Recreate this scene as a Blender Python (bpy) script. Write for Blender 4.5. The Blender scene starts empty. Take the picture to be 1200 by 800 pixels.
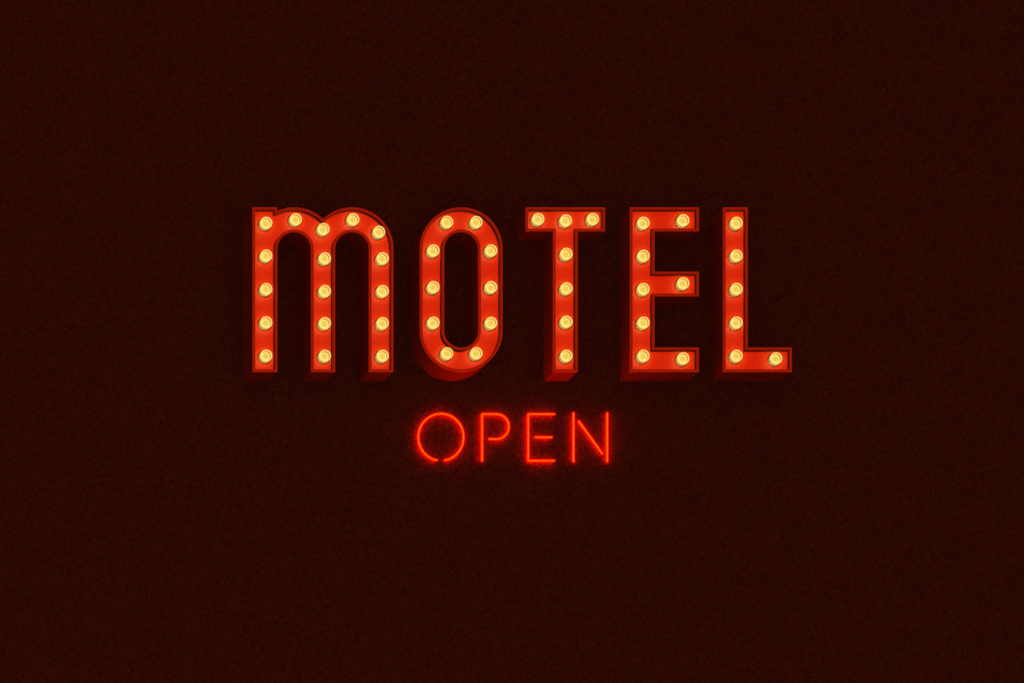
import bpy, bmesh, math
from mathutils import Vector

scene = bpy.context.scene
COL = scene.collection

# ------------------------------------------------------------------ units
S = 0.002                     # metres per drawing unit
ZC = 6.6                      # height of the sign's middle on the wall
DEPTH = 26.5                  # how far the letters stand off the wall
RATIO = 0.43                 # sideways view angle of the camera (tangent)
CAM_D = 10000.0               # camera distance from the letter fronts

def wx(px): return (px - 600.0) * S
def wz(py): return ZC - (py - 400.0) * S

# ------------------------------------------------------------------ render
scene.render.engine = 'CYCLES'
scene.cycles.use_denoising = True
scene.cycles.max_bounces = 6
scene.cycles.transparent_max_bounces = 16
scene.cycles.sample_clamp_indirect = 3.0
scene.view_settings.view_transform = 'Standard'
scene.view_settings.look = 'None'
scene.view_settings.exposure = 0.0
scene.view_settings.gamma = 1.0

# ------------------------------------------------------------------ materials
def new_mat(name):
    m = bpy.data.materials.new(name)
    m.use_nodes = True
    nt = m.node_tree
    nt.nodes.clear()
    out = nt.nodes.new('ShaderNodeOutputMaterial')
    return m, nt, out

def paint(name, col, rough=0.4, spec=0.5, coat=0.0, emit=None, emit_s=0.0, grain=0.0, ior=1.5):
    m, nt, out = new_mat(name)
    b = nt.nodes.new('ShaderNodeBsdfPrincipled')
    nt.links.new(b.outputs[0], out.inputs[0])
    b.inputs['Roughness'].default_value = rough
    b.inputs['Specular IOR Level'].default_value = spec
    b.inputs['IOR'].default_value = ior
    b.inputs['Coat Weight'].default_value = coat
    b.inputs['Coat Roughness'].default_value = 0.35
    if emit:
        b.inputs['Emission Color'].default_value = (*emit, 1)
        b.inputs['Emission Strength'].default_value = emit_s
    tc = nt.nodes.new('ShaderNodeTexCoord')
    no = nt.nodes.new('ShaderNodeTexNoise')
    no.inputs['Scale'].default_value = 35.0
    no.inputs['Detail'].default_value = 6.0
    nt.links.new(tc.outputs['Object'], no.inputs['Vector'])
    mx = nt.nodes.new('ShaderNodeMix'); mx.data_type = 'RGBA'
    k = 1.0 - grain
    mx.inputs['A'].default_value = (col[0]*k, col[1]*k, col[2]*k, 1)
    mx.inputs['B'].default_value = (min(1, col[0]*(1+grain)), col[1]*(1+grain), col[2]*(1+grain), 1)
    nt.links.new(no.outputs['Fac'], mx.inputs['Factor'])
    nt.links.new(mx.outputs['Result'], b.inputs['Base Color'])
    # faint orange peel in the paint
    n2 = nt.nodes.new('ShaderNodeTexNoise')
    n2.inputs['Scale'].default_value = 220.0
    nt.links.new(tc.outputs['Object'], n2.inputs['Vector'])
    bp = nt.nodes.new('ShaderNodeBump')
    bp.inputs['Strength'].default_value = 0.05
    bp.inputs['Distance'].default_value = 0.0006
    nt.links.new(n2.outputs['Fac'], bp.inputs['Height'])
    nt.links.new(bp.outputs['Normal'], b.inputs['Normal'])
    return m

def glow_glass(name, col, strength, clear):
    """glowing glass: gives off light and lets part of the light behind it through"""
    m, nt, out = new_mat(name)
    e = nt.nodes.new('ShaderNodeEmission')
    e.inputs['Color'].default_value = (*col, 1)
    e.inputs['Strength'].default_value = strength
    if clear <= 0:
        nt.links.new(e.outputs[0], out.inputs[0]); return m
    t = nt.nodes.new('ShaderNodeBsdfTransparent')
    mx = nt.nodes.new('ShaderNodeMixShader')
    mx.inputs[0].default_value = clear
    nt.links.new(e.outputs[0], mx.inputs[1])
    nt.links.new(t.outputs[0], mx.inputs[2])
    nt.links.new(mx.outputs[0], out.inputs[0])
    return m

def wall_mat():
    m, nt, out = new_mat('maroon_plaster')
    b = nt.nodes.new('ShaderNodeBsdfPrincipled')
    b.inputs['Roughness'].default_value = 0.9
    b.inputs['Specular IOR Level'].default_value = 0.0
    nt.links.new(b.outputs[0], out.inputs[0])
    tc = nt.nodes.new('ShaderNodeTexCoord')
    mp = nt.nodes.new('ShaderNodeMapping')      # tilt the noise so that its lattice never lines up with the wall
    mp.inputs['Location'].default_value = (3.17, 1.43, 2.71)
    mp.inputs['Rotation'].default_value = (0.62, 0.41, 0.53)
    nt.links.new(tc.outputs['Object'], mp.inputs['Vector'])
    def noise(scale, detail, dist, rough=0.5):
        n = nt.nodes.new('ShaderNodeTexNoise')
        n.inputs['Scale'].default_value = scale
        n.inputs['Detail'].default_value = detail
        n.inputs['Distortion'].default_value = dist
        n.inputs['Roughness'].default_value = rough
        nt.links.new(mp.outputs['Vector'], n.inputs['Vector'])
        return n.outputs['Fac']
    def math_(op, a, bb, c=None):
        n = nt.nodes.new('ShaderNodeMath'); n.operation = op
        for i, v in enumerate((a, bb, c)):
            if v is None: continue
            if isinstance(v, (int, float)): n.inputs[i].default_value = v
            else: nt.links.new(v, n.inputs[i])
        return n.outputs[0]
    # wormy plaster grain: ridges of a distorted noise
    g1 = noise(124.0, 0.0, 1.0)
    ridge = math_('ABSOLUTE', math_('SUBTRACT', g1, 0.5), 0.0)
    ridge = math_('SUBTRACT', 1.0, math_('MULTIPLY', ridge, 5.0))
    g2 = noise(160.0, 1.0, 0.6)
    big = noise(7.0, 3.0, 0.3)
    h = math_('ADD', math_('MULTIPLY', ridge, 0.55), math_('MULTIPLY', g2, 0.45))
    hh = math_('ADD', h, math_('MULTIPLY', math_('SUBTRACT', big, 0.5), 0.08))
    cr = nt.nodes.new('ShaderNodeValToRGB')
    e = cr.color_ramp.elements
    e[0].position = 0.25; e[0].color = (*WALL_DARK, 1)
    e[1].position = 0.80; e[1].color = (*WALL_LIGHT, 1)
    nt.links.new(hh, cr.inputs[0])
    nt.links.new(cr.outputs[0], b.inputs['Base Color'])
    bp = nt.nodes.new('ShaderNodeBump')
    bp.inputs['Strength'].default_value = 0.22
    bp.inputs['Distance'].default_value = 0.0012
    nt.links.new(h, bp.inputs['Height'])
    nt.links.new(bp.outputs['Normal'], b.inputs['Normal'])
    return m

WALL_DARK = (0.049, 0.0067, 0.0031)
WALL_LIGHT = (0.090, 0.0122, 0.0052)

M = {
    'wall': wall_mat(),
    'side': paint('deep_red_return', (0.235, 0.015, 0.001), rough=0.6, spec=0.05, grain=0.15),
    'rim': paint('red_rim_paint', (0.84, 0.022, 0.001), rough=0.6, spec=0.05, grain=0.10),
    'bead': paint('worn_red_rim_edge', (0.98, 0.040, 0.003), rough=0.6, spec=0.05, grain=0.04),  # outer edge of the rim in a lighter red
    'inner': paint('shaded_tray_wall', (0.012, 0.002, 0.001), rough=0.8, spec=0.05, grain=0.1),  # shade of the recess is painted into this near-black colour
    # red face panel; a glow is added to keep it evenly bright
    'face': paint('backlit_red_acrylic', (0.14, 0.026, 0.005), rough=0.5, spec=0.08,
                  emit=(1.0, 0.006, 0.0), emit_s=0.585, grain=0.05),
    'socket': paint('brown_socket', (0.05, 0.009, 0.003), rough=0.5, grain=0.1),  # dark collar of the socket, painted as the shadow around the bulb's base
    'skirt': glow_glass('amber_glass_side', (0.52, 0.29, 0.055), 1.6, 0.35),
    'ring': glow_glass('bright_glass_rim', (1.0, 0.78, 0.19), 1.0, 0.0),
    'cup': glow_glass('orange_glass_throat', (0.78, 0.27, 0.03), 1.0, 0.0),
    'lens_ring': glow_glass('bright_glass_lens', (1.0, 0.79, 0.20), 1.0, 0.0),
    'lens': glow_glass('amber_glass_lens', (0.86, 0.60, 0.10), 1.0, 0.0),
    'tube': glow_glass('red_neon_glass', (1.0, 0.006, 0.0), 2.2, 0.55),
    'core': glow_glass('orange_neon_gas', (1.0, 0.0028, 0.0), 122.0, 0.0),
    'socket_floor': paint('black_socket_floor', (0.003, 0.002, 0.001), rough=0.9, spec=0.0),
    'end': paint('blacked_out_glass', (0.05, 0.007, 0.003), rough=0.6, spec=0.1),
}

# the bulbs' own filament lamps and the neon tubes light the scene; the weakly
# glowing glass and the glow added to the faces need no light sampling of their own
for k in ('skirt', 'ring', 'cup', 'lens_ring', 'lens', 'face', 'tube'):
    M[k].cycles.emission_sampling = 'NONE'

# ------------------------------------------------------------------ objects
def link(o, parent=None):
    COL.objects.link(o)
    if parent is not None: o.parent = parent
    return o

def from_bm(name, bm, mats, parent=None, smooth=False, bevel=0.0):
    bmesh.ops.recalc_face_normals(bm, faces=bm.faces[:])
    me = bpy.data.meshes.new(name)
    bm.to_mesh(me); bm.free()
    for m in (mats if isinstance(mats, (list, tuple)) else [mats]):
        me.materials.append(m)
    if smooth:
        for p in me.polygons: p.use_smooth = True
    o = link(bpy.data.objects.new(name, me), parent)
    if bevel:
        md = o.modifiers.new('bevel', 'BEVEL')
        md.width = bevel * S; md.segments = 2; md.limit_method = 'ANGLE'
        md.angle_limit = math.radians(35)
    return o

def thing(name, label, cat, group, px, py):
    o = bpy.data.objects.new(name, None)
    o.empty_display_size = 0.05
    o.location = (wx(px), 0.0, wz(py))
    o['label'] = label; o['category'] = cat; o['group'] = group
    return link(o)

class Frame:
    """turns drawing units into a letter's own coordinates"""
    def __init__(self, px, py): self.px, self.py = px, py
    def __call__(self, x, y, z): return Vector(((x - self.px) * S, -z * S, -(y - self.py) * S))

# ------------------------------------------------------------------ outlines
def arc(cx, cy, r, a0, a1, n=28):
    """angles in degrees, 0 = right, 90 = up"""
    return [(cx + r*math.cos(math.radians(a0 + (a1-a0)*i/n)),
             cy - r*math.sin(math.radians(a0 + (a1-a0)*i/n))) for i in range(n+1)]

def clean(loop):
    out = []
    for p in loop:
        if not out or math.dist(p, out[-1]) > 0.05: out.append(p)
    if math.dist(out[0], out[-1]) <= 0.05: out.pop()
    return out

def area(loop):
    return 0.5*sum(a[0]*b[1] - b[0]*a[1] for a, b in zip(loop, loop[1:]+loop[:1]))

def inset(loop, d, hole=False):
    """mitred offset towards the stroke's inside"""
    s = 1 if area(loop) > 0 else -1
    if hole: s = -s
    n = len(loop); res = []
    for i in range(n):
        p0, p1, p2 = loop[i-1], loop[i], loop[(i+1) % n]
        def nrm(a, b):
            dx, dy = b[0]-a[0], b[1]-a[1]; l = math.hypot(dx, dy)
            return (-dy/l*s, dx/l*s)
        n1, n2 = nrm(p0, p1), nrm(p1, p2)
        k = 1 + n1[0]*n2[0] + n1[1]*n2[1]
        res.append((p1[0] + d*(n1[0]+n2[0])/k, p1[1] + d*(n1[1]+n2[1])/k))
    return res

TOP, BOT = 243.0, 435.7
R_OUT, R_IN = 48.6, 19.75

def letter_m():
    cy = 291.7
    c1, c2 = 344.8, 412.5
    x_n = 324.8
    a_n = math.degrees(math.acos((x_n - c1)/R_OUT))           # notch angle on the first arch
    xv = (c1 + c2)/2
    a_v = math.degrees(math.acos((xv - c1)/R_OUT))            # valley between the arches
    lp = [(296.0, BOT), (296.0, TOP), (x_n, TOP)]
    lp += arc(c1, cy, R_OUT, a_n, a_v, 24)
    lp += arc(c2, cy, R_OUT, 180 - a_v, 0, 40)[1:]
    lp += [(461.0, BOT), (c2 + R_IN, BOT)]
    lp += arc(c2, cy, R_IN, 0, 180)
    lp += [(c2 - R_IN, BOT), (c1 + R_IN, BOT)]
    lp += arc(c1, cy, R_IN, 0, 180)
    lp += [(c1 - R_IN, BOT)]
    return [clean(lp)]

def letter_o():
    cx, ct, cb = 540.5, 291.6, 387.2
    o = arc(cx, ct, 48.5, 0, 180, 44) + arc(cx, cb, 48.5, 180, 360, 44)
    i = arc(cx, ct, 19.8, 0, 180, 32) + arc(cx, cb, 20.0, 180, 360, 32)
    return [clean(o), clean(i)]

LETTERS = {
    'M': letter_m(),
    'O': letter_o(),
    'T': [[(616, TOP), (709, TOP), (709, 271), (677, 271), (677, BOT), (648, BOT), (648, 271), (616, 271)]],
    'E': [[(738.3, TOP), (819, TOP), (819, 271), (767, 271), (767, 318.3), (819, 318.3), (819, 347),
           (767, 347), (767, 407), (819, 407), (819, BOT), (738.3, BOT)]],
    'L': [[(847.3, TOP), (876.3, TOP), (876.3, 407), (928, 407), (928, BOT), (847.3, BOT)]],
}
BULBS = {
    'M': [(311.2, 262), (345.9, 257.8), (378.3, 269.2), (413.2, 257.8), (443.5, 272.5),
          (311.2, 300.4), (311.2, 339.4), (311.2, 378.5), (311.2, 417.3),
          (380, 303.5), (380, 341.8), (380, 379.4), (380, 417.5),
          (447.7, 303.5), (447.7, 341.8), (447.7, 379.4), (447.7, 417.5)],
    'O': [(523.2, 261), (557.5, 261), (507.2, 294.3), (574.8, 294.3), (507.2, 337.2), (574.8, 337.2),
          (507.2, 378.8), (574.8, 379), (523.2, 414.6), (557.5, 414.6)],
    'T': [(630, 257.5), (662.4, 259.2), (694, 257.5), (663, 298.3), (663, 338.6), (663, 377.6), (663, 417.5)],
    'E': [(753.4, 262), (800, 259), (753.4, 300.5), (753.4, 339.4), (800, 332.6), (753.4, 378.7),
          (753.4, 417.5), (800, 420.5)],
    'L': [(862.4, 262), (862.4, 300.3), (862.4, 339.3), (862.4, 378.6), (862.4, 417.5), (908.8, 420.5)],
}
LABELS = {
    'M': 'red bulb-lit letter M with two rounded arches, leftmost large letter on the maroon wall',
    'O': 'red bulb-lit letter O with a tall oval opening, large and above the thin neon word',
    'T': 'red bulb-lit letter T with seven bulbs, between the big O and big E',
    'E': 'red bulb-lit letter E with three arms, large and beside the L',
    'L': 'red bulb-lit letter L with a single foot and six bulbs',
}
RIM_W, FACE_Z, RIM_BACK = 3.2, DEPTH - 4.9, DEPTH - 4.6

def ring_band(bm, f, a, b, z0, z1, zb=None):
    """closed band between loop a and loop b from z0 to z1; returns faces on the b side;
    zb is where the b side starts when it reaches deeper than the a side"""
    zb = z0 if zb is None else zb
    n = len(a); inner = []
    va0 = [bm.verts.new(f(*p, z0)) for p in a]; va1 = [bm.verts.new(f(*p, z1)) for p in a]
    vb0 = [bm.verts.new(f(*p, zb)) for p in b]; vb1 = [bm.verts.new(f(*p, z1)) for p in b]
    for i in range(n):
        j = (i+1) % n
        bm.faces.new((va0[i], va0[j], va1[j], va1[i]))
        inner.append(bm.faces.new((vb0[i], vb0[j], vb1[j], vb1[i])))
        bm.faces.new((va1[i], va1[j], vb1[j], vb1[i]))
        bm.faces.new((va0[i], va0[j], vb0[j], vb0[i]))
    return inner

def panel(bm, f, loops, z0, z1):
    for z in (z0, z1):
        edges = []
        for lp in loops:
            vs = [bm.verts.new(f(*p, z)) for p in lp]
            edges += [bm.edges.new((vs[i], vs[(i+1) % len(vs)])) for i in range(len(vs))]
        bmesh.ops.triangle_fill(bm, use_beauty=True, use_dissolve=False, edges=edges)
    bm.verts.ensure_lookup_table()
    nv = sum(len(l) for l in loops)
    vs = bm.verts[:]
    base = 0
    for lp in loops:
        n = len(lp)
        for i in range(n):
            j = (i+1) % n
            bm.faces.new((vs[base+i], vs[base+j], vs[nv+base+j], vs[nv+base+i]))
        base += n

def lathe(bm, profile, mats=None, seg=32):
    """profile of (radius, z) turned around the axis that points out of the wall"""
    rings = []
    for r, z in profile:
        if r < 1e-6:
            rings.append([bm.verts.new((0, -z*S, 0))])
        else:
            rings.append([bm.verts.new((r*S*math.cos(2*math.pi*i/seg), -z*S, r*S*math.sin(2*math.pi*i/seg)))
                          for i in range(seg)])
    for k in range(len(rings)-1):
        a, b = rings[k], rings[k+1]
        for i in range(seg):
            j = (i+1) % seg
            vs = [a[i % len(a)], a[j % len(a)], b[j % len(b)], b[i % len(b)]]
            vs = [v for q, v in enumerate(vs) if v not in vs[:q]]
            if len(vs) > 2:
                fc = bm.faces.new(vs)
                if mats: fc.material_index = mats[k]

# --- one bulb, from which all others are copied (z counted from the face panel)
def make_bulb(parent):
    bm = bmesh.new()
    lathe(bm, [(6.8, 0.2), (7.0, 1.2), (7.1, 4.2), (6.95, 4.6), (6.6, 4.8), (5.9, 4.8), (5.6, 4.6), (5.2, 2.4)],
          [0, 0, 1, 1, 1, 1, 2])
    b = from_bm('light_bulb', bm, [M['skirt'], M['ring'], M['cup']], parent, smooth=True)
    bm = bmesh.new()
    lathe(bm, [(5.2, 2.35), (4.8, 2.8), (3.3, 3.2), (3.0, 2.9), (1.5, 3.1), (0, 3.2)], [0, 0, 1, 1, 1])
    from_bm('lens', bm, [M['lens_ring'], M['lens']], b, smooth=True)
    bm = bmesh.new()
    lathe(bm, [(8.0, 0.02), (8.0, 0.2), (6.6, 0.3), (0, 0.3)], [0, 0, 1])
    from_bm('socket', bm, [M['socket'], M['socket_floor']], b)
    la = bpy.data.lights.new('bulb_filament', 'POINT')
    la.energy = LAMP_W; la.color = (1.0, 0.72, 0.30); la.shadow_soft_size = 0.003
    lo = link(bpy.data.objects.new('bulb_filament', la), b)
    lo.location = (0, -2.2*S, 0)
    return b

LAMP_W = 0.43
first_bulb = None
def place_bulb(parent, loc):
    global first_bulb
    if first_bulb is None:
        first_bulb = make_bulb(parent); b = first_bulb
    else:
        b = first_bulb.copy(); COL.objects.link(b); b.parent = parent
        for ch in first_bulb.children:
            c = ch.copy(); COL.objects.link(c); c.parent = b
    b.location = loc

for key, loops in LETTERS.items():
    xs = [p[0] for p in loops[0]]
    f = Frame((min(xs)+max(xs))/2, BOT)
    t = thing('channel_letter', LABELS[key], 'sign letter', 'large red letters lit by bulbs', f.px, f.py)
    # deep sheet metal side from the wall to the rim
    bm = bmesh.new()
    for k, lp in enumerate(loops):
        ring_band(bm, f, inset(lp, 0.35, k > 0), inset(lp, 1.6, k > 0), 0.05, DEPTH - 1.0)
    from_bm('letter_side', bm, M['side'], t)
    # raised front rim; its inner face is the tray's dark wall
    bm = bmesh.new()
    for k, lp in enumerate(loops):
        # rolled outer edge, then the flat flange, then the tray wall
        n0 = len(bm.faces)
        ring_band(bm, f, lp, inset(lp, 1.15, k > 0), DEPTH - 0.9, DEPTH)
        bm.faces.ensure_lookup_table()
        for fc in bm.faces[n0:]: fc.material_index = 2
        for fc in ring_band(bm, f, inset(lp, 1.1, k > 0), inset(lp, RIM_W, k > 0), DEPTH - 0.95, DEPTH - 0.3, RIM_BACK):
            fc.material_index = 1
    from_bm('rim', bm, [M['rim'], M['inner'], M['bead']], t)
    # recessed red face
    bm = bmesh.new()
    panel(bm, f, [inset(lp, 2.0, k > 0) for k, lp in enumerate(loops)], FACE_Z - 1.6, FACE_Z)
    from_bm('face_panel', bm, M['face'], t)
    for (bx, by) in BULBS[key]:
        # drawn centres sit half way up the bulb
        place_bulb(t, f(bx + 1.0, by - 1.0, FACE_Z))

# ------------------------------------------------------------------ neon word
NEON_Z = 2.6                   # tube axis height above the wall
TUBE_R, CORE_R = 1.35, 0.47
SHIFT = (DEPTH - NEON_Z) * RATIO  # where the tubes sit on the wall, seen from the street

FAR = 1.0 + (DEPTH - NEON_Z)/CAM_D
def neon_pt(f, x, y, z): return f(600 + (x-600)*FAR + SHIFT, 400 + (y-400)*FAR - SHIFT, z)

def sweep(bm, pts, r, seg=14, close_ends=True):
    """round tube along a list of points"""
    rings = []
    n = len(pts)
    for i, p in enumerate(pts):
        d = (pts[min(i+1, n-1)] - pts[max(i-1, 0)]).normalized()
        up = Vector((0, 1, 0))
        if abs(d.dot(up)) > 0.98: up = Vector((1, 0, 0))
        u = d.cross(up).normalized(); v = d.cross(u).normalized()
        # widen at bends so that the tube keeps its thickness
        k = 1.0
        if 0 < i < n-1:
            c = (pts[i]-pts[i-1]).normalized().dot((pts[i+1]-pts[i]).normalized())
            k = 1/max(0.5, math.sqrt((1+c)/2))
        rings.append([bm.verts.new(p + (u*math.cos(2*math.pi*a/seg)*k + v*math.sin(2*math.pi*a/seg))*r*S)
                      for a in range(seg)])
    for a, b in zip(rings, rings[1:]):
        for i in range(seg):
            j = (i+1) % seg
            bm.faces.new((a[i], a[j], b[j], b[i]))
    if close_ends:
        bm.faces.new(rings[0][::-1]); bm.faces.new(rings[-1])

def rounded(path, rad=0.7, n=5):
    """small bend at each corner"""
    out = [path[0]]
    for a, b, c in zip(path, path[1:], path[2:]):
        v1 = Vector(a) - Vector(b); v2 = Vector(c) - Vector(b)
        if math.pi - v1.angle(v2) < 0.5: out.append(b); continue
        p, q = Vector(b) + v1.normalized()*rad, Vector(b) + v2.normalized()*rad
        for i in range(n+1):
            t = i/n
            w = p*(1-t)**2 + Vector(b)*2*t*(1-t) + q*t*t
            out.append((w.x, w.y))
    out.append(path[-1])
    return out

def neon_tube(parent, f, path):
    # the path runs along cap centres: the round ends of the tube reach past it
    path = rounded(path)
    pts = [neon_pt(f, x, y, NEON_Z) for x, y in path]
    bm = bmesh.new(); sweep(bm, pts, TUBE_R)
    g = from_bm('glass_tube', bm, M['tube'], parent, smooth=True)
    bm = bmesh.new()
    d0 = (pts[1]-pts[0]).normalized()*0.5*S; d1 = (pts[-1]-pts[-2]).normalized()*0.5*S
    sweep(bm, [pts[0]+d0] + pts[1:-1] + [pts[-1]-d1], CORE_R, 10)
    from_bm('glowing_gas', bm, M['core'], g, smooth=True)
    for a, b in ((path[0], path[1]), (path[-1], path[-2])):
        # the tube turns back through the wall just short of its end
        d = (Vector(b) - Vector(a)).normalized() * 2.2
        x, y = a[0] + d.x, a[1] + d.y
        bm = bmesh.new()
        sweep(bm, [neon_pt(f, x, y, 0.0), neon_pt(f, x, y, NEON_Z - TUBE_R - 0.1)], 1.0, 12)
        from_bm('electrode', bm, M['end'], g)

def ell(cx, cy, rx, ry, a0, a1, n):
    return [(cx + rx*math.cos(math.radians(a0+(a1-a0)*i/n)), cy - ry*math.sin(math.radians(a0+(a1-a0)*i/n)))
            for i in range(n+1)]

WORD = [
    ('red neon tube letter O, a thin ring with a small gap at its bottom', (516.7, 541),
     [ell(516.75, 512.0, 26.5, 27.5, -81.5, 261.5, 72)]),
    ('red neon tube letter P with its bowl ending short of the stem', (580, 541),
     [[(564.9, 540.3), (564.9, 485.0), (581.7, 485.0)] + arc(581.7, 499.6, 14.6, 90, -90, 28)[1:] + [(572.7, 514.2)]]),
    ('red neon tube letter E with a short separate middle bar', (635, 541),
     [[(650.2, 485.0), (619, 485.0), (619, 539.5), (650.2, 539.5)], [(626.6, 512.1), (647.2, 512.1)]]),
    ('red neon tube letter N with a slanting bar between two uprights', (692, 541),
     [[(672.1, 483.2), (672.1, 541.2)], [(677.6, 492.6), (706.3, 532.0)], [(711.5, 483.2), (711.5, 541.2)]]),
]
for label, (bx, by), paths in WORD:
    f = Frame(bx + SHIFT, by - SHIFT)
    t = thing('neon_letter', label, 'neon letter', 'small neon letters under the large red letters', f.px, f.py)
    for p in paths:
        neon_tube(t, f, p)

# ------------------------------------------------------------------ wall
bm = bmesh.new()
bmesh.ops.create_cube(bm, size=1.0)
for v in bm.verts:
    v.co = Vector((v.co.x*9.0, v.co.y*0.25 + 0.125, v.co.z*9.0))
wall = from_bm('wall', bm, M['wall'])
wall.location = (0, 0, ZC)
wall['kind'] = 'structure'
wall['label'] = 'dark maroon plaster wall with fine mottled grain behind both lit words'

# ------------------------------------------------------------------ light
world = bpy.data.worlds.new('World'); scene.world = world
world.use_nodes = True
bg = world.node_tree.nodes['Background']
bg.inputs['Color'].default_value = (1.0, 0.72, 0.50, 1)
bg.inputs['Strength'].default_value = 0.21

def area_lamp(name, loc, target, size, power, col):
    la = bpy.data.lights.new(name, 'AREA')
    la.shape = 'DISK'; la.size = size; la.energy = power; la.color = col
    o = link(bpy.data.objects.new(name, la))
    o.location = loc
    o.rotation_euler = (Vector(target) - Vector(loc)).to_track_quat('-Z', 'Y').to_euler()
    return o
area_lamp('key_lamp', (-2.0, -8.5, ZC - 2.0), (0, 0, ZC), 2.4, 110.0, (1.0, 0.95, 0.88))

# ------------------------------------------------------------------ camera
cam = bpy.data.cameras.new('camera')
cam.sensor_width = 36.0
cam.lens = 36.0 * CAM_D / 1200.0
# camera stands low and to the left, looking square at the wall through a shifted lens
cam.shift_x = RATIO * CAM_D / 1200.0
cam.shift_y = RATIO * CAM_D / 1200.0
cam.clip_start = 0.5; cam.clip_end = 200.0
co = link(bpy.data.objects.new('camera', cam))
co.location = (-RATIO*CAM_D*S, -(CAM_D + DEPTH)*S, ZC - RATIO*CAM_D*S)
co.rotation_euler = (math.radians(90), 0, 0)
scene.camera = co
